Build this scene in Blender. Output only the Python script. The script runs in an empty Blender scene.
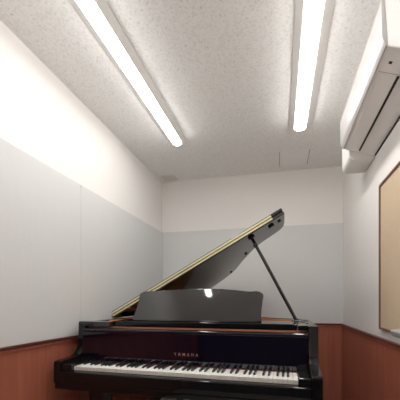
import bpy, bmesh, math
from mathutils import Vector, Matrix

scene = bpy.context.scene
COL = scene.collection
PI = math.pi

# ------------------------------------------------------------------ helpers
def obj(name, bm, mat, parent=None, smooth=False, bevel=0.0, seg=2, angle=35):
    bmesh.ops.recalc_face_normals(bm, faces=bm.faces)
    me = bpy.data.meshes.new(name)
    bm.to_mesh(me); bm.free()
    o = bpy.data.objects.new(name, me)
    COL.objects.link(o)
    mats = mat if isinstance(mat, (list, tuple)) else [mat]
    for m in mats:
        me.materials.append(m)
    if smooth:
        for p in me.polygons:
            p.use_smooth = True
    if bevel > 0:
        b = o.modifiers.new('bevel', 'BEVEL')
        b.width = bevel; b.segments = seg; b.limit_method = 'ANGLE'
        b.angle_limit = math.radians(angle)
        for p in me.polygons:
            p.use_smooth = True
        w = o.modifiers.new('wn', 'WEIGHTED_NORMAL'); w.keep_sharp = False
    if parent is not None:
        o.parent = parent
    return o

def add_box(bm, x0, x1, y0, y1, z0, z1, mi=0, M=None):
    vs = [bm.verts.new((x, y, z)) for z in (z0, z1) for y in (y0, y1) for x in (x0, x1)]
    if M is not None:
        for v in vs: v.co = M @ v.co
    for f in ((0, 2, 3, 1), (4, 5, 7, 6), (0, 1, 5, 4), (2, 6, 7, 3), (0, 4, 6, 2), (1, 3, 7, 5)):
        fc = bm.faces.new([vs[i] for i in f]); fc.material_index = mi
    return vs

def box(*a, **k):
    bm = bmesh.new(); add_box(bm, *a, **k); return bm

def add_prism(bm, pts, lo, hi, axis='z', M=None, mi=0):
    """extrude closed 2D outline between lo and hi along an axis"""
    def mk(p, t):
        if axis == 'z': c = Vector((p[0], p[1], t))
        elif axis == 'x': c = Vector((t, p[0], p[1]))
        else: c = Vector((p[0], t, p[1]))
        return M @ c if M is not None else c
    a = [bm.verts.new(mk(p, lo)) for p in pts]
    b = [bm.verts.new(mk(p, hi)) for p in pts]
    n = len(pts)
    bm.faces.new(a[::-1]).material_index = mi
    bm.faces.new(b).material_index = mi
    for i in range(n):
        bm.faces.new((a[i], a[(i + 1) % n], b[(i + 1) % n], b[i])).material_index = mi

def prism(*a, **k):
    bm = bmesh.new(); add_prism(bm, *a, **k); return bm

def add_strip(bm, outer, inner, z0, z1, closed=True):
    """solid wall between two matching outlines"""
    n = len(outer)
    def ring(pts, z): return [bm.verts.new((p[0], p[1], z)) for p in pts]
    ob, ot, ib, it = ring(outer, z0), ring(outer, z1), ring(inner, z0), ring(inner, z1)
    for i in range(n if closed else n - 1):
        j = (i + 1) % n
        bm.faces.new((ob[i], ob[j], ot[j], ot[i]))
        bm.faces.new((ib[j], ib[i], it[i], it[j]))
        bm.faces.new((ot[i], ot[j], it[j], it[i]))
        bm.faces.new((ob[j], ob[i], ib[i], ib[j]))
    if not closed:
        for i in (0, n - 1):
            bm.faces.new((ob[i], ot[i], it[i], ib[i]))

def add_cyl(bm, p0, p1, r0, r1=None, n=16, M=None):
    r1 = r0 if r1 is None else r1
    p0, p1 = Vector(p0), Vector(p1)
    d = (p1 - p0); L = d.length
    q = d.to_track_quat('Z', 'Y').to_matrix().to_4x4()
    T = Matrix.Translation((p0 + p1) / 2) @ q
    if M is not None: T = M @ T
    bmesh.ops.create_cone(bm, cap_ends=True, segments=n, radius1=r0, radius2=r1, depth=L, matrix=T)

def cyl(*a, **k):
    bm = bmesh.new(); add_cyl(bm, *a, **k); return bm

def add_lathe(bm, prof, cx, cy, n=24):
    rings = []
    for r, z in prof:
        rings.append([bm.verts.new((cx + r * math.cos(2 * PI * i / n), cy + r * math.sin(2 * PI * i / n), z)) for i in range(n)])
    for a, b in zip(rings, rings[1:]):
        for i in range(n):
            bm.faces.new((a[i], a[(i + 1) % n], b[(i + 1) % n], b[i]))
    bm.faces.new(rings[0][::-1]); bm.faces.new(rings[-1])

def catmull(pts, n=8):
    out = []
    for i in range(len(pts) - 1):
        p0 = Vector(pts[max(i - 1, 0)]); p1 = Vector(pts[i]); p2 = Vector(pts[i + 1]); p3 = Vector(pts[min(i + 2, len(pts) - 1)])
        for k in range(n):
            t = k / n
            q = 0.5 * ((2 * p1) + (p2 - p0) * t + (2 * p0 - 5 * p1 + 4 * p2 - p3) * t * t + (3 * p1 - p0 - 3 * p2 + p3) * t ** 3)
            out.append((q.x, q.y))
    out.append(tuple(pts[-1]))
    return out

def offset(pts, d):
    """offset an open outline sideways by d (positive: to the left of travel)"""
    out = []
    n = len(pts)
    for i in range(n):
        a = Vector(pts[max(i - 1, 0)]); b = Vector(pts[min(i + 1, n - 1)])
        t = (b - a).normalized()
        out.append((pts[i][0] - t.y * d, pts[i][1] + t.x * d))
    return out

def thing(name, label, cat, loc=(0, 0, 0), rz=0, group=None):
    o = bpy.data.objects.new(name, None); COL.objects.link(o)
    o.empty_display_size = 0.1
    o.location = loc; o.rotation_euler = (0, 0, rz)
    o['label'] = label; o['category'] = cat
    if group: o['group'] = group
    return o

def struct(o):
    o['kind'] = 'structure'; return o

# ---------------------------------------------------------------- materials
def new_mat(name):
    m = bpy.data.materials.new(name); m.use_nodes = True
    return m, m.node_tree.nodes, m.node_tree.links, m.node_tree.nodes['Principled BSDF']

def simple(name, col, rough=0.5, metal=0.0, ior=1.5, coat=0.0):
    m, N, L, B = new_mat(name)
    B.inputs['Base Color'].default_value = (*col, 1)
    B.inputs['Roughness'].default_value = rough
    B.inputs['Metallic'].default_value = metal
    B.inputs['IOR'].default_value = ior
    B.inputs['Coat Weight'].default_value = coat
    B.inputs['Coat Roughness'].default_value = 0.03
    # faint tone variation so that no surface is perfectly even
    t = N.new('ShaderNodeTexNoise'); t.inputs['Scale'].default_value = 9
    c = N.new('ShaderNodeTexCoord'); L.new(c.outputs['Object'], t.inputs['Vector'])
    x = N.new('ShaderNodeMix'); x.data_type = 'RGBA'
    x.inputs['A'].default_value = (*[v * 0.97 for v in col], 1)
    x.inputs['B'].default_value = (*[min(1, v * 1.03) for v in col], 1)
    L.new(t.outputs['Fac'], x.inputs['Factor']); L.new(x.outputs['Result'], B.inputs['Base Color'])
    return m

def emit_mat(name, col, strength):
    m, N, L, B = new_mat(name)
    B.inputs['Base Color'].default_value = (0.8, 0.8, 0.8, 1)
    B.inputs['Emission Color'].default_value = (*col, 1)
    B.inputs['Emission Strength'].default_value = strength
    return m

def ramp(N, stops):
    r = N.new('ShaderNodeValToRGB'); e = r.color_ramp.elements
    e[0].position, e[0].color = stops[0][0], (*stops[0][1], 1)
    e[1].position, e[1].color = stops[-1][0], (*stops[-1][1], 1)
    for p, c in stops[1:-1]:
        k = e.new(p); k.color = (*c, 1)
    return r

def mat_ceiling():
    m, N, L, B = new_mat('ceiling_board')
    c = N.new('ShaderNodeTexCoord')
    # short worm-like pits of a mineral fibre board
    n = N.new('ShaderNodeTexNoise'); n.inputs['Scale'].default_value = 85; n.inputs['Detail'].default_value = 4; n.inputs['Roughness'].default_value = 0.7
    n.inputs['Distortion'].default_value = 0.8
    L.new(c.outputs['Object'], n.inputs['Vector'])
    r = ramp(N, [(0.0, (0.60, 0.59, 0.58)), (0.36, (0.72, 0.71, 0.70)), (0.43, CEIL), (1.0, CEIL)])
    L.new(n.outputs['Fac'], r.inputs['Fac'])
    n2 = N.new('ShaderNodeTexNoise'); n2.inputs['Scale'].default_value = 75; n2.inputs['Detail'].default_value = 3
    L.new(c.outputs['Object'], n2.inputs['Vector'])
    r2 = ramp(N, [(0.25, (0.88, 0.88, 0.88)), (0.55, (1, 1, 1))])
    L.new(n2.outputs['Fac'], r2.inputs['Fac'])
    mx = N.new('ShaderNodeMix'); mx.data_type = 'RGBA'; mx.blend_type = 'MULTIPLY'; mx.inputs['Factor'].default_value = 1
    L.new(r.outputs['Color'], mx.inputs['A']); L.new(r2.outputs['Color'], mx.inputs['B'])
    L.new(mx.outputs['Result'], B.inputs['Base Color'])
    bp = N.new('ShaderNodeBump'); bp.inputs['Strength'].default_value = 0.35; bp.inputs['Distance'].default_value = 0.004
    L.new(n.outputs['Fac'], bp.inputs['Height']); L.new(bp.outputs['Normal'], B.inputs['Normal'])
    B.inputs['Roughness'].default_value = 0.95; B.inputs['Specular IOR Level'].default_value = 0.1
    return m

def mat_paint(name, col):
    m, N, L, B = new_mat(name)
    c = N.new('ShaderNodeTexCoord')
    n = N.new('ShaderNodeTexNoise'); n.inputs['Scale'].default_value = 160; n.inputs['Detail'].default_value = 2
    L.new(c.outputs['Object'], n.inputs['Vector'])
    bp = N.new('ShaderNodeBump'); bp.inputs['Strength'].default_value = 0.06; bp.inputs['Distance'].default_value = 0.002
    L.new(n.outputs['Fac'], bp.inputs['Height']); L.new(bp.outputs['Normal'], B.inputs['Normal'])
    B.inputs['Base Color'].default_value = (*col, 1); B.inputs['Roughness'].default_value = 0.7
    B.inputs['Specular IOR Level'].default_value = 0.25
    return m

def mat_fabric(name, col):
    m, N, L, B = new_mat(name)
    c = N.new('ShaderNodeTexCoord'); mp = N.new('ShaderNodeMapping')
    mp.inputs['Scale'].default_value = (130, 130, 6)
    L.new(c.outputs['Object'], mp.inputs['Vector'])
    n = N.new('ShaderNodeTexNoise'); n.inputs['Scale'].default_value = 1; n.inputs['Detail'].default_value = 3
    L.new(mp.outputs['Vector'], n.inputs['Vector'])
    r = ramp(N, [(0.3, tuple(v * 0.988 for v in col)), (0.7, tuple(v * 1.008 for v in col))])
    L.new(n.outputs['Fac'], r.inputs['Fac']); L.new(r.outputs['Color'], B.inputs['Base Color'])
    bp = N.new('ShaderNodeBump'); bp.inputs['Strength'].default_value = 0.04; bp.inputs['Distance'].default_value = 0.002
    L.new(n.outputs['Fac'], bp.inputs['Height']); L.new(bp.outputs['Normal'], B.inputs['Normal'])
    B.inputs['Roughness'].default_value = 0.9; B.inputs['Specular IOR Level'].default_value = 0.15
    return m

def mat_wood(name, a, b, scale=(30, 30, 1.5), rough=0.45, plank=0.0):
    m, N, L, B = new_mat(name)
    c = N.new('ShaderNodeTexCoord'); mp = N.new('ShaderNodeMapping'); mp.inputs['Scale'].default_value = scale
    L.new(c.outputs['Object'], mp.inputs['Vector'])
    n = N.new('ShaderNodeTexNoise'); n.inputs['Scale'].default_value = 1; n.inputs['Detail'].default_value = 6; n.inputs['Roughness'].default_value = 0.6
    n.inputs['Distortion'].default_value = 0.4
    L.new(mp.outputs['Vector'], n.inputs['Vector'])
    r = ramp(N, [(0.3, a), (0.7, b)])
    L.new(n.outputs['Fac'], r.inputs['Fac'])
    L.new(r.outputs['Color'], B.inputs['Base Color'])
    B.inputs['Roughness'].default_value = rough
    return m

def mat_cork(name):
    m, N, L, B = new_mat(name)
    c = N.new('ShaderNodeTexCoord')
    n = N.new('ShaderNodeTexNoise'); n.inputs['Scale'].default_value = 180; n.inputs['Detail'].default_value = 4
    L.new(c.outputs['Object'], n.inputs['Vector'])
    r = ramp(N, [(0.3, (0.58, 0.44, 0.30)), (0.7, (0.68, 0.535, 0.38))])
    L.new(n.outputs['Fac'], r.inputs['Fac']); L.new(r.outputs['Color'], B.inputs['Base Color'])
    B.inputs['Roughness'].default_value = 0.9
    return m

def mat_carpet(name):
    m, N, L, B = new_mat(name)
    c = N.new('ShaderNodeTexCoord')
    n = N.new('ShaderNodeTexNoise'); n.inputs['Scale'].default_value = 220; n.inputs['Detail'].default_value = 5
    L.new(c.outputs['Object'], n.inputs['Vector'])
    r = ramp(N, [(0.3, (0.60, 0.585, 0.56)), (0.7, (0.72, 0.705, 0.68))])
    L.new(n.outputs['Fac'], r.inputs['Fac']); L.new(r.outputs['Color'], B.inputs['Base Color'])
    B.inputs['Roughness'].default_value = 1.0
    bp = N.new('ShaderNodeBump'); bp.inputs['Strength'].default_value = 0.5; bp.inputs['Distance'].default_value = 0.005
    L.new(n.outputs['Fac'], bp.inputs['Height']); L.new(bp.outputs['Normal'], B.inputs['Normal'])
    return m

CEIL = (0.92, 0.905, 0.89)
M_CEIL = mat_ceiling()
M_PAINT = mat_paint('wall_paint', (0.845, 0.818, 0.795))
M_FABRIC = mat_fabric('panel_fabric', (0.69, 0.69, 0.685))
M_WOOD = mat_wood('wainscot_wood', (0.33, 0.098, 0.058), (0.44, 0.14, 0.084))
M_CAP = mat_wood('cap_wood', (0.085, 0.024, 0.016), (0.13, 0.036, 0.022), rough=0.3)
M_CARPET = mat_carpet('carpet')
M_LAMP = emit_mat('lamp_diffuser', (1.0, 0.995, 0.965), 19.5)
M_HOUSE = simple('lamp_housing', (0.80, 0.79, 0.77), 0.5)
M_ACW = simple('ac_plastic', (0.87, 0.845, 0.83), 0.35)
M_ACF = simple('ac_front_dimmed', (0.41, 0.39, 0.385), 0.3)  # white plastic greyed in colour to hold back the lamp's glare
M_DARK = simple('dark_slot', (0.015, 0.015, 0.016), 0.6)
M_DUCT = simple('duct_plastic', (0.80, 0.785, 0.77), 0.45)
M_BLACK = simple('black_polish', (0.008, 0.008, 0.009), 0.035, ior=1.47)
M_FALL = simple('fallboard_polish', (0.004, 0.0025, 0.011), 0.03, ior=1.68)
M_DESK = simple('desk_polish', (0.03, 0.03, 0.031), 0.05, ior=1.75)
M_LID = simple('lid_polish', (0.02, 0.02, 0.02), 0.12, ior=1.8)
M_IVORY = simple('white_key_plastic', (0.90, 0.88, 0.83), 0.25)
M_EBONY = simple('black_key_plastic', (0.012, 0.012, 0.013), 0.3)
M_BRASS = simple('brass', (0.80, 0.72, 0.46), 0.4, metal=0.2)
M_GOLD = simple('gold_plate', (0.55, 0.36, 0.12), 0.4, metal=0.6)
M_LETTER = simple('gold_letters', (0.36, 0.19, 0.13), 0.45, metal=0.3)
M_RIMW = mat_wood('rim_wood', (0.55, 0.21, 0.095), (0.68, 0.29, 0.14), scale=(4, 4, 60), rough=0.3)
M_FELT = simple('red_felt', (0.22, 0.02, 0.03), 0.95)
M_SPRUCE = mat_wood('soundboard_spruce', (0.55, 0.36, 0.17), (0.66, 0.45, 0.23), scale=(40, 2, 40), rough=0.35)
M_STEEL = simple('steel', (0.6, 0.6, 0.6), 0.3, metal=1.0)
M_RUBBER = simple('rubber', (0.01, 0.01, 0.01), 0.7)
M_CORK = mat_cork('cork')
M_FRAME = mat_wood('board_frame_wood', (0.16, 0.075, 0.045), (0.24, 0.12, 0.075))
M_GREY = simple('grey_plastic', (0.40, 0.41, 0.42), 0.4)
M_VENT = simple('vent_plastic', (0.74, 0.72, 0.69), 0.5)

# -------------------------------------------------------------------- room
XL, XR, YB, YF = -1.3254, 0.617, 3.2726, -0.75
CZ, WZ, PZ = 2.4714, 0.8795, 1.8936
T = 0.12
PT = 0.012                                   # thickness of the fabric panels

struct(obj('floor', box(XL - T, XR + T, YF - T, YB + T, -0.1, 0), M_CARPET))
struct(obj('ceiling', box(XL - T, XR + T, YF - T, YB + T, CZ, CZ + 0.1), M_CEIL))
wl = struct(obj('wall_left', box(XL - T, XL, YF - T, YB + T, 0, CZ), M_PAINT))
wb = struct(obj('wall_back', box(XL, XR, YB, YB + T, 0, CZ), M_PAINT))
wr = struct(obj('wall_right', box(XR, XR + T, YF - T, YB + T, 0, CZ), M_PAINT))
wf = struct(obj('wall_front', box(XL, XR, YF - T, YF, 0, CZ), M_PAINT))

SEAM = 1.799
def panel(name, bm, m, par):
    return obj(name, bm, m, par, bevel=0.0025, seg=2)
panel('fabric_panel', box(XL, XL + PT, YF, SEAM - 0.0012, WZ, PZ), M_FABRIC, wl)
panel('fabric_panel', box(XL, XL + PT, SEAM + 0.0012, YB, WZ, PZ), M_FABRIC, wl)
panel('fabric_panel', box(XL + PT, XR, YB - PT, YB, WZ, PZ), M_FABRIC, wb)

def wainscot(par, mk, length0, length1):
    """boards with fine vertical joints, cap rail and baseboard along one wall"""
    bm = bmesh.new()
    n = max(1, round((length1 - length0) / 0.45)); w = (length1 - length0) / n
    for i in range(n):
        mk(bm, length0 + i * w + 0.0008, length0 + (i + 1) * w - 0.0008, 0.075, WZ - 0.03, 0.010)
    obj('wainscot', bm, M_WOOD, par)
    bm = bmesh.new(); mk(bm, length0, length1, WZ - 0.016, WZ + 0.001, 0.024)
    obj('cap_rail', bm, M_CAP, par, bevel=0.004)
    bm = bmesh.new(); mk(bm, length0, length1, WZ - 0.032, WZ - 0.0155, 0.018)
    obj('cap_moulding', bm, M_WOOD, par, bevel=0.002)
    bm = bmesh.new(); mk(bm, length0, length1, 0, 0.075, 0.014)
    struct(obj('baseboard', bm, M_CAP, par, bevel=0.003))
wainscot(wl, lambda bm, a, b, z0, z1, t: add_box(bm, XL, XL + t, a, b, z0, z1), YF, YB)
wainscot(wr, lambda bm, a, b, z0, z1, t: add_box(bm, XR - t, XR, a, b, z0, z1), YF, YB)
wainscot(wf, lambda bm, a, b, z0, z1, t: add_box(bm, a, b, YF, YF + t, z0, z1), XL + 0.010, XR - 0.010)
wainscot(wb, lambda bm, a, b, z0, z1, t: add_box(bm, a, b, YB - t, YB, z0, z1), XL + 0.010, XR - 0.010)

# rear wall (behind the photographer): an unseen door, added dark for the fallboard reflection
door = struct(obj('unseen_door_1', box(-1.22, 0.48, YF, YF + 0.04, 0, 2.03), simple('door_reflection_dark', (0.05, 0.048, 0.055), 0.5), None, bevel=0.004))
obj('door_bounce_panel', box(-1.17, 0.43, YF + 0.038, YF + 0.046, 0.93, 1.99), simple('bounce_cream', (0.82, 0.80, 0.77), 0.5), door, bevel=0.002)  # pale panel added to bounce fill light into the room
bm = bmesh.new(); add_cyl(bm, (-0.47, YF + 0.04, 1.0), (-0.47, YF + 0.09, 1.0), 0.01); add_cyl(bm, (-0.47, YF + 0.085, 1.0), (-0.36, YF + 0.085, 1.0), 0.009)
obj('door_handle', bm, M_STEEL, door, smooth=True)

# ------------------------------------------------------------ ceiling lights
def stadium(w, l0, l1, r, n=8):
    """plan outline with rounded corners"""
    pts = []
    for cx, cy, a0 in ((w / 2 - r, l1 - r, 0), (-w / 2 + r, l1 - r, 90), (-w / 2 + r, l0 + r, 180), (w / 2 - r, l0 + r, 270)):
        for k in range(n + 1):
            a = math.radians(a0 + 90 * k / n); pts.append((cx + r * math.cos(a), cy + r * math.sin(a)))
    return pts

def ceiling_light(label, xh, xl, wid, bar):
    t = thing('ceiling_light', label, 'ceiling light', (xh, 1.4275, CZ), 0, 'ceiling lights')
    L = 1.0075
    d = xl - xh; hb = bar / 2 + 0.003
    prof = [(-wid / 2, 0), (-wid / 2, -0.006), (-hb + d, -0.045), (hb + d, -0.045), (wid / 2, -0.006), (wid / 2, 0)]
    obj('housing', prism(prof, -L, L, axis='y'), M_HOUSE, t)
    bm = bmesh.new()
    # rounded opal bar below the housing
    o1 = [(p[0] + d, p[1]) for p in stadium(bar, -L + 0.01, L - 0.015, 0.030)]
    o2 = [(p[0] + d, p[1]) for p in stadium(bar - 0.014, -L + 0.013, L - 0.018, 0.025)]
    o3 = [(p[0] + d, p[1]) for p in stadium(bar - 0.030, -L + 0.022, L - 0.027, 0.018)]
    rings = []
    for o_, z in ((o1, -0.043), (o1, -0.052), (o2, -0.060), (o3, -0.064)):
        rings.append([bm.verts.new((p[0], p[1], z)) for p in o_])
    n = len(o1)
    for a, b in zip(rings, rings[1:]):
        for i in range(n):
            bm.faces.new((a[i], a[(i + 1) % n], b[(i + 1) % n], b[i]))
    bm.faces.new(rings[0][::-1]); bm.faces.new(rings[-1])
    obj('diffuser', bm, M_LAMP, t)
    return t
ceiling_light('long lit ceiling light on the left, nearer the padded wall', -0.854, -0.836, 0.160, 0.073)
ceiling_light('long lit ceiling light on the right, beside the air conditioner', 0.155, 0.147, 0.174, 0.082)

# ceiling vent in the far left corner
v = thing('ceiling_vent', 'small square slatted vent in the far left ceiling corner', 'vent', (-1.19, 3.15, CZ))
bm = bmesh.new()
for a in ((-0.075, 0.075, -0.07, -0.056), (-0.075, 0.075, 0.056, 0.07), (-0.075, -0.062, -0.056, 0.056), (0.062, 0.075, -0.056, 0.056)):
    add_box(bm, *a, -0.014, 0.0)
obj('vent_frame', bm, M_VENT, v)
obj('backing', box(-0.062, 0.062, -0.056, 0.056, -0.003, -0.0005), simple('vent_backing', (0.30, 0.29, 0.27), 0.7), v)
for i in range(5):
    y = -0.045 + i * 0.0225
    obj('slat', box(-0.062, 0.062, y - 0.0085, y + 0.0085, -0.011, -0.008), M_VENT, v)

# access hatch
h = thing('ceiling_hatch', 'flush square access hatch in ceiling above far wall', 'ceiling hatch', (0.127, 3.0, CZ))
bm = bmesh.new(); add_box(bm, -0.130, 0.130, -0.15, 0.15, -0.001, 0)
obj('hatch_panel', bm, simple('hatch_board', (0.91, 0.895, 0.88), 0.9), h)
M_EDGE = simple('hatch_edge_metal', (0.33, 0.32, 0.31), 0.6)
for s in (-1, 1):
    obj('hatch_edge', box(s * 0.1325 - 0.0025, s * 0.1325 + 0.0025, -0.15, 0.15, -0.0035, 0), M_EDGE, h)

# ---------------------------------------------------------- air conditioner
ac = thing('air_conditioner', 'white wall mounted air conditioner high on the right wall', 'air conditioner', (XR, 1.36, 2.065))
AL = 0.86                                     # length along the wall
# cross-section: (distance from wall, height above the lower rear edge)
sec = [(0, 0.012), (0.035, 0.018), (0.196, 0.078), (0.205, 0.265), (0.190, 0.300), (0.16, 0.318), (0, 0.322)]
obj('body', prism([(-p[0], p[1]) for p in sec], 0.0, AL, axis='y'), M_ACW, ac, bevel=0.006, seg=3)
# front cover, standing a little proud of the body, with a bevelled lower lip
fs = [(0.190, 0.084), (0.198, 0.074), (0.208, 0.092), (0.2155, 0.120), (0.217, 0.262), (0.202, 0.304), (0.188, 0.300), (0.203, 0.262)]
obj('front_cover', prism([(-p[0], p[1]) for p in fs], -0.003, AL + 0.003, axis='y'), M_ACF, ac, bevel=0.003, seg=2)
# louver and dark outlet slot in the sloping underside
def under(d0, d1, y0, y1, lift, th):
    def zz(d): return 0.012 + 0.006 * d / 0.035 if d < 0.035 else 0.018 + 0.060 * (d - 0.035) / 0.161
    pts = [(-d0, zz(d0) - lift), (-d1, zz(d1) - lift), (-d1, zz(d1) - lift + th), (-d0, zz(d0) - lift + th)]
    return prism(pts, y0, y1, axis='y')
obj('rear_shadow_gap', box(-0.006, 0, 0.02, AL - 0.02, 0.004, 0.03), M_DARK, ac)  # thin dark strip standing in for the shadow gap along the wall
obj('outlet_slot', under(0.099, 0.108, 0.145, AL - 0.035, 0.0045, 0.006), M_DARK, ac)
obj('louver', under(0.110, 0.180, 0.145, AL - 0.012, 0.005, 0.007), M_ACW, ac, bevel=0.0015)
obj('seam', under(0.10, 0.186, 0.1375, 0.1395, 0.0012, 0.003), simple('seam_grey', (0.45, 0.44, 0.43), 0.6), ac)
obj('sensor_window', under(0.150, 0.162, 0.073, 0.086, 0.0015, 0.004), M_DARK, ac)

du = thing('pipe_cover', 'white boxed pipe cover beyond the air conditioner end', 'pipe cover', (XR, 2.225, 2.06))
obj('cover', prism([(0, 0.003), (-0.115, 0.003), (-0.132, 0.006), (-0.146, 0.014), (-0.155, 0.026), (-0.160, 0.042), (-0.161, 0.22), (0, 0.22)], 0.0, 0.24, axis='y'), M_DUCT, du, bevel=0.008, seg=3, angle=50)

# ---------------------------------------------------------------- cork board
CB0, CB1, CBZ0, CBZ1 = 1.20, 2.078, 0.934, 1.824
cb = thing('cork_board', 'beige cork pin board with thin brown frame on right wall', 'notice board', (XR, 0, 0))
obj('cork_sheet', box(-0.010, 0, CB0, CB1, CBZ0, CBZ1), M_CORK, cb)
for a in ((CB0, CB1, CBZ1 - 0.010, CBZ1 + 0.004), (CB0, CB1, CBZ0 - 0.004, CBZ0 + 0.010), (CB0 - 0.004, CB0 + 0.010, CBZ0, CBZ1), (CB1 - 0.010, CB1 + 0.004, CBZ0, CBZ1)):
    obj('frame', box(-0.018, 0, *a), M_FRAME, cb, bevel=0.002)
tr = thing('clip_tray', 'small grey plastic holder below the pin board', 'holder', (XR - 0.0185, 1.725, 0.934))
bm = bmesh.new(); add_prism(bm, [(0, -0.012), (-0.03, -0.012), (-0.045, 0.0), (-0.05, 0.022), (-0.02, 0.03), (0, 0.03)], -0.22, 0.0, axis='y')
obj('holder', bm, M_GREY, tr, bevel=0.006, seg=3)

# -------------------------------------------------------------- grand piano
PX, PY, PA = 0.0823, 1.4716, 0.0231
pn = thing('grand_piano', 'black polished grand piano with its lid propped open', 'piano', (PX, PY, 0), -PA)

UL, UR, RT = -1.340, 0.107, 0.050
RZ = 0.973
FV = 0.25
tail = [(UR, FV), (UR, 0.45), (UR, 0.62), (0.103, 0.75), (0.088, 0.84), (0.040, 0.905), (-0.030, 0.945), (-0.105, 0.985), (-0.180, 1.045), (-0.250, 1.135),
        (-0.335, 1.265), (-0.435, 1.44), (-0.580, 1.585), (-0.790, 1.680), (-1.000, 1.708), (-1.200, 1.695), (-1.305, 1.64), (UL, 1.53), (UL, 1.1), (UL, 0.7), (UL, FV)]
tail = catmull(tail, 6)
inner = offset(tail, RT)
bm = bmesh.new()
add_strip(bm, tail, inner, 0.64, RZ, closed=False)
# arms beside the keyboard, swept down in a curve to a low front
arm = [(-0.024, 0.64), (-0.024, 0.750), (-0.018, 0.762), (0.01, 0.766), (0.06, 0.767), (0.105, 0.770), (0.14, 0.778), (0.162, 0.795), (0.176, 0.825), (0.184, 0.87), (0.188, 0.92), (0.190, RZ), (FV + 0.002, RZ), (FV + 0.002, 0.64)]
for a, b in ((UL, UL + RT), (UR - RT, UR)):
    add_prism(bm, arm, a, b, axis='x')
obj('case', bm, M_BLACK, pn, bevel=0.004, seg=3, angle=50)

in2 = offset(tail, RT + 0.012)
i0 = next(i for i, p in enumerate(tail) if p[1] > 0.40)
i1 = max(i for i, p in enumerate(tail) if p[1] > 0.40)
bm = bmesh.new()
add_strip(bm, offset(tail, RT + 0.0005)[i0:i1 + 1], in2[i0:i1 + 1], 0.80, RZ - 0.004, closed=False)
obj('inner_rim', bm, M_RIMW, pn)

IL, IR = UL + RT, UR - RT
# soundboard, iron plate, strings
sb = [(p[0], p[1]) for p in in2[i0:i1 + 1]]
obj('soundboard', prism(sb, 0.79, 0.80), M_SPRUCE, pn)
plate = [(p[0], p[1]) for p in offset(tail, RT + 0.05)]
pi = [p for p in plate if p[1] > 0.55]
po = [p for p in offset(tail, RT + 0.014) if p[1] > 0.55]
bm = bmesh.new()
k = min(len(pi), len(po))
add_strip(bm, po[:k], pi[:k], 0.86, 0.88, closed=False)
add_box(bm, IL + 0.014, IR - 0.014, 0.42, 0.60, 0.86, 0.885)
for u0, u1, v1 in ((-1.02, -1.18, 1.63), (-0.72, -0.80, 1.60), (-0.42, -0.47, 1.36), (-0.16, -0.18, 0.97)):
    d = Vector((u1 - u0, v1 - 0.58)).normalized() * 0.018
    add_prism(bm, [(u0 - d.y, 0.58 + d.x), (u0 + d.y, 0.58 - d.x), (u1 + d.y, v1 - d.x), (u1 - d.y, v1 + d.x)], 0.86, 0.90)
obj('iron_plate', bm, M_GOLD, pn, bevel=0.003)
bm = bmesh.new()
for r in range(3):
    for i in range(60):
        u = IL + 0.06 + i * (IR - IL - 0.12) / 59
        add_cyl(bm, (u, 0.47 + r * 0.035, 0.884), (u, 0.47 + r * 0.035, 0.908), 0.0032, n=6)
tp = obj('tuning_pins', bm, M_STEEL, pn); tp['kind'] = 'stuff'
bm = bmesh.new()
for i in range(64):
    u = IL + 0.06 + i * (IR - IL - 0.12) / 63
    f = i / 63
    ve = 1.58 - 0.84 * f ** 0.9
    add_cyl(bm, (u, 0.55, 0.903), (u - 0.10 * (1 - f), ve, 0.893), 0.0016 - 0.001 * f, n=5)
st = obj('strings', bm, M_STEEL, pn); st['kind'] = 'stuff'
obj('damper_felt', box(IL + 0.05, -0.25, 0.63, 0.67, 0.906, 0.925), M_FELT, pn, bevel=0.003)

# pin block rail, seen as a reddish wooden line above the fallboard
obj('pin_block_rail', box(IL + 0.002, IR - 0.002, 0.228, 0.41, 0.90, 0.9455), M_RIMW, pn, bevel=0.003)

# key bed, key slip, cheek blocks
obj('key_bed', box(IL, IR, -0.028, FV + 0.30, 0.64, 0.70), M_BLACK, pn, bevel=0.003)
obj('key_slip', prism([(-0.003, 0.70), (-0.003, 0.712), (-0.028, 0.711), (-0.034, 0.7085), (-0.037, 0.702), (-0.037, 0.659), (-0.028, 0.659), (-0.028, 0.70)], IL + 0.001, IR - 0.001, axis='x'), M_BLACK, pn, bevel=0.001, seg=2)
obj('lock_rail', box(UL + 0.004, UR - 0.004, -0.018, 0.12, 0.605, 0.6395), M_BLACK, pn, bevel=0.003)
cheek = [(-0.020, 0.70), (-0.020, 0.745), (-0.016, 0.749), (0.09, 0.749), (0.15, 0.754), (0.17, 0.77), (0.17, 0.70)]
for a, b in ((IL + 0.001, -1.2235), (0.0015, IR - 0.001)):
    obj('cheek_block', prism(cheek, a, b, axis='x'), M_BLACK, pn, bevel=0.003)

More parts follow.
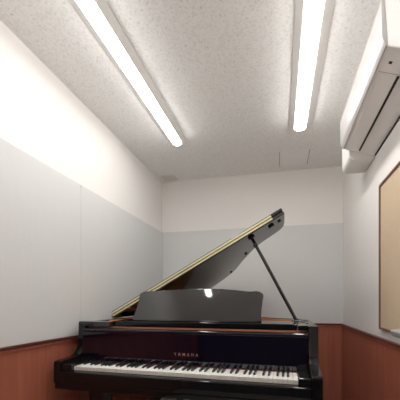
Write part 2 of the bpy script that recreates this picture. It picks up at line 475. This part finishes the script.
# keyboard: 52 white and 36 black keys
kb = obj('keyboard', box(-1.222, 0.0, 0.004, 0.158, 0.70, 0.712), M_FELT, pn)
WW = 1.222 / 52
names = 'AB' + 'CDEFGAB' * 7 + 'C'
blk = []                                      # centre of every black key
BW, BLEN, WL = 0.0105, 0.096, 0.150
off = {'A': 0.0005, 'C': -0.0020, 'D': 0.0020, 'F': -0.0025, 'G': 0.0}
for i, c in enumerate(names[:-1]):
    if c in off:
        blk.append((i, -1.222 + (i + 1) * WW + off[c]))
bset = {i: u for i, u in blk}
for i in range(52):
    u0, u1 = -1.222 + i * WW + 0.0005, -1.222 + (i + 1) * WW - 0.0005
    vb = WL - BLEN - 0.0015
    l, r = u0, u1
    if i - 1 in bset: l = bset[i - 1] + BW / 2 + 0.0012
    if i in bset: r = bset[i] - BW / 2 - 0.0012
    pts = [(u0, 0.0), (u1, 0.0), (u1, vb), (r, vb), (r, WL), (l, WL), (l, vb), (u0, vb)]
    q = []
    for p in pts:
        if not q or (Vector(p) - Vector(q[-1])).length > 1e-6: q.append(p)
    bm = prism(q, 0.7135, 0.735)
    obj('white_key', bm, M_IVORY, kb, bevel=0.0009, seg=2)
def black_key_mesh():
    bm = bmesh.new()
    w0, w1 = BW / 2, BW / 2 - 0.0012
    lo = [bm.verts.new(p) for p in ((-w0, 0, 0.7136), (w0, 0, 0.7136), (w0, BLEN, 0.7136), (-w0, BLEN, 0.7136))]
    mid = [bm.verts.new(p) for p in ((-w0, 0, 0.737), (w0, 0, 0.737), (w0, BLEN, 0.737), (-w0, BLEN, 0.737))]
    hi = [bm.verts.new(p) for p in ((-w1, 0.008, 0.746), (w1, 0.008, 0.746), (w1, BLEN, 0.747), (-w1, BLEN, 0.747))]
    bm.faces.new(lo[::-1]); bm.faces.new(hi)
    for a, b in ((lo, mid), (mid, hi)):
        for i in range(4): bm.faces.new((a[i], a[(i + 1) % 4], b[(i + 1) % 4], b[i]))
    return bm
bk = obj('black_key', black_key_mesh(), M_EBONY, kb, bevel=0.0015, seg=2)
bk.location.x, bk.location.y = blk[0][1], WL - BLEN
for i, u in blk[1:]:
    o = bk.copy(); COL.objects.link(o); o.parent = kb; o.location.x = u

# red felt strip and fallboard with lettering
obj('key_felt', box(-1.222, 0, 0.1505, 0.1545, 0.712, 0.7385), M_FELT, pn)
FBV0, FBZ0 = 0.156, 0.739
fbp = [(FBV0, FBZ0), (FBV0, 0.790), (0.160, 0.912), (0.159, 0.918), (0.157, 0.926), (0.160, 0.934), (0.169, 0.938), (0.222, 0.938), (0.222, 0.92), (0.19, FBZ0)]
fb = obj('fallboard', prism(fbp, IL + 0.002, IR - 0.002, axis='x'), M_FALL, pn, bevel=0.002, seg=2)
cu = bpy.data.curves.new('brand_text', 'FONT'); cu.body = 'YAMAHA'; cu.size = 0.024; cu.extrude = 0.0006
cu.align_x = 'CENTER'; cu.space_character = 1.75; cu.offset = 0.0006
to = bpy.data.objects.new('brand_text', cu); COL.objects.link(to)
bpy.context.view_layer.update()
me = bpy.data.meshes.new_from_object(to.evaluated_get(bpy.context.evaluated_depsgraph_get()))
bpy.data.objects.remove(to); bpy.data.curves.remove(cu)
me.materials.clear(); me.materials.append(M_LETTER)
lt = bpy.data.objects.new('lettering', me); COL.objects.link(lt); lt.parent = fb
sl = math.atan2(0.004, 0.122)
lt.location = (-0.606, FBV0 + 0.0005, 0.7935)
lt.rotation_euler = (PI / 2 - sl, 0, 0)
lt['label'] = 'gold lettering'

# music desk on its sliding shelf
sh = obj('desk_shelf', box(-1.115, IR - 0.055, 0.225, 0.50, 0.9460, 0.9800), M_BLACK, pn, bevel=0.004, seg=3)
obj('desk_slide', box(IL - 0.046, -1.1155, 0.1895, 0.26, 0.9460, 0.9765), M_DESK, pn, bevel=0.003)
obj('desk_slide', box(IR - 0.052, IR - 0.001, 0.195, 0.50, 0.9500, 0.9765), M_BLACK, pn, bevel=0.002)
obj('slide_handle', box(-1.285, -1.225, 0.1875, 0.192, 0.9500, 0.9700), M_RUBBER, pn, bevel=0.002)
DT = math.radians(20.5)
Md = Matrix.Translation((0, 0.33, 0.981)) @ Matrix.Rotation(-DT, 4, 'X')
Md = Matrix.Translation((-0.6, 0.33, 0)) @ Matrix.Rotation(math.radians(2.2), 4, 'Z') @ Matrix.Translation((0.6, -0.33, 0)) @ Md
dk = [(-1.030, 0.0), (-1.018, 0.035), (-1.008, 0.08), (-1.004, 0.13), (-1.003, 0.168), (-0.997, 0.186), (-0.975, 0.198), (-0.93, 0.201), (-0.80, 0.207), (-0.65, 0.213), (-0.53, 0.215), (-0.45, 0.212), (-0.36, 0.204), (-0.29, 0.195),
      (-0.255, 0.194), (-0.235, 0.197), (-0.212, 0.192), (-0.193, 0.180), (-0.188, 0.165), (-0.193, 0.13), (-0.199, 0.08), (-0.201, 0.03), (-0.198, 0.0)]
obj('music_desk', prism(dk, -0.008, 0.008, axis='y', M=Md), M_DESK, pn, bevel=0.003, seg=3)
obj('desk_ledge', box(-1.0, -0.22, 0.275, 0.325, 0.980, 0.986), M_BLACK, pn, bevel=0.002)

# lid: main panel with the front flap folded back on top
LA = math.radians(28.95)
Ml = Matrix.Translation((UL + 0.007, 0, 0.977)) @ Matrix.Rotation(-LA, 4, 'Y')
V0, LW, LT = 0.563, 1.446, 0.021
lo = [(0, V0), (LW, V0), (1.445, 0.70), (1.437, 0.86), (1.408, 0.925), (1.330, 0.962), (1.245, 0.985), (1.167, 1.045), (1.100, 1.135), (1.015, 1.265), (0.915, 1.450), (0.775, 1.592), (0.56, 1.690), (0.35, 1.718), (0.15, 1.705), (0.04, 1.64), (0, 1.53)]
lo2 = lo[:2] + catmull(lo[2:], 5)
lid = obj('lid', prism(lo2, 0, LT, M=Ml), M_LID, pn, bevel=0.003, seg=2)
F0 = LT + 0.004
flap = obj('lid_flap', prism([(0.01, V0), (LW, V0), (LW, V0 + 0.24), (1.41, V0 + 0.30), (0.01, V0 + 0.30)], F0, F0 + 0.020, M=Ml), M_LID, pn, bevel=0.003, seg=2)
def edge(name, z0, z1, par, u0, u1, m):
    bm = bmesh.new(); add_box(bm, u0, u1, V0 - 0.0025, V0 + 0.001, z0, z1, M=Ml); return obj(name, bm, m, par)
edge('brass_hinge', 0.008, 0.0205, lid, 0.012, 1.365, M_BRASS)
edge('brass_hinge', F0 + 0.0015, F0 + 0.0145, flap, 0.012, 1.365, M_BRASS)
for l, vv, r in ((1.085, 1.04, 0.012), (0.855, 1.46, 0.012), (1.405, 0.665, 0.012), (1.175, 0.960, 0.010)):
    obj('rubber_button', cyl((l, vv, -0.008), (l, vv, 0.001), r, n=14, M=Ml), M_RUBBER, lid)
obj('lid_lock', cyl((1.342, 0.66, -0.013), (1.342, 0.66, 0.001), 0.021, n=18, M=Ml), M_BLACK, lid, bevel=0.003)
sl_ = Ml @ Vector((1.188, 0.645, -0.012))
obj('prop_socket', cyl((1.188, 0.645, -0.014), (1.188, 0.645, 0.001), 0.024, n=20, M=Ml), M_BLACK, lid, bevel=0.003)
for vv in (0.64, 1.35):
    bm = bmesh.new(); add_cyl(bm, (UL - 0.004, vv - 0.04, 0.976), (UL - 0.004, vv + 0.04, 0.976), 0.005, n=14)
    add_box(bm, UL + 0.002, UL + 0.035, vv - 0.038, vv + 0.038, 0.9735, 0.977)
    obj('lid_hinge', bm, M_BRASS, pn)

# lid prop
pb = Vector((0.006, 0.525, 0.982))
bm = bmesh.new(); d = (sl_ - pb)
q = d.to_track_quat('Z', 'Y').to_matrix().to_4x4()
Mp = Matrix.Translation(pb) @ q
add_box(bm, -0.0115, 0.0115, -0.0085, 0.0085, 0, d.length, M=Mp)
pr = obj('lid_prop', bm, M_BLACK, pn, bevel=0.003)
bm = bmesh.new(); add_cyl(bm, (pb.x, pb.y - 0.016, pb.z), (pb.x, pb.y + 0.016, pb.z), 0.015, n=16); add_box(bm, pb.x - 0.03, pb.x + 0.07, pb.y - 0.02, pb.y + 0.02, 0.9785, 0.984)
obj('prop_bracket', bm, M_BLACK, pr, bevel=0.002)

# legs, casters and pedal lyre
def leg(u, vv):
    bm = bmesh.new()
    rings = []
    for z, w in ((0.64, 0.062), (0.60, 0.062), (0.58, 0.052), (0.30, 0.046), (0.12, 0.042), (0.085, 0.050), (0.07, 0.050)):
        rings.append([bm.verts.new((u + sx * w, vv + sy * w, z)) for sx, sy in ((-1, -1), (1, -1), (1, 1), (-1, 1))])
    for a, b in zip(rings, rings[1:]):
        for i in range(4): bm.faces.new((a[i], a[(i + 1) % 4], b[(i + 1) % 4], b[i]))
    bm.faces.new(rings[0]); bm.faces.new(rings[-1][::-1])
    l = obj('leg', bm, M_BLACK, pn, bevel=0.004)
    bm = bmesh.new(); add_cyl(bm, (u - 0.014, vv, 0.035), (u + 0.014, vv, 0.035), 0.035, n=24); add_cyl(bm, (u, vv, 0.035), (u, vv, 0.075), 0.012)
    obj('caster', bm, M_BRASS, l, smooth=False)
leg(-1.17, 0.18); leg(-0.03, 0.16); leg(-0.96, 1.48)
bm = bmesh.new()
for u in (-0.70, -0.53):
    add_box(bm, u - 0.02, u + 0.02, 0.30, 0.335, 0.13, 0.64)
add_box(bm, -0.76, -0.47, 0.27, 0.40, 0.085, 0.14); add_box(bm, -0.74, -0.49, 0.27, 0.37, 0.61, 0.64)
ly = obj('pedal_lyre', bm, M_BLACK, pn, bevel=0.004)
for u in (-0.70, -0.615, -0.53):
    bm = bmesh.new(); add_prism(bm, [(u - 0.014, 0.30), (u - 0.016, 0.18), (u - 0.024, 0.14), (u - 0.02, 0.115), (u, 0.105), (u + 0.02, 0.115), (u + 0.024, 0.14), (u + 0.016, 0.18), (u + 0.014, 0.30)], 0.10, 0.107)
    obj('pedal', bm, M_BRASS, ly, bevel=0.002)

# -------------------------------------------------------------- world, camera
w = bpy.data.worlds.new('world'); scene.world = w; w.use_nodes = True
w.node_tree.nodes['Background'].inputs['Color'].default_value = (0, 0, 0, 1)

cam = bpy.data.cameras.new('camera'); co = bpy.data.objects.new('camera', cam); COL.objects.link(co)
cam.sensor_width = 36; cam.sensor_fit = 'HORIZONTAL'; cam.lens = 302.9 / 400 * 36
cam.shift_x = (200 - 210.3) / 400
cam.shift_y = (301.36 - 200) / 400
cam.clip_start = 0.02
co.location = (0, 0, 1.1035); co.rotation_euler = (PI / 2, 0, 0.2268)
scene.camera = co

vs = scene.view_settings
scene.display_settings.display_device = 'sRGB'
vs.view_transform = 'Standard'; vs.look = 'None'; vs.gamma = 1; vs.use_curve_mapping = False
vs.exposure = 0.32
scene.cycles.max_bounces = 14; scene.cycles.diffuse_bounces = 8; scene.cycles.glossy_bounces = 6
scene.cycles.use_denoising = True
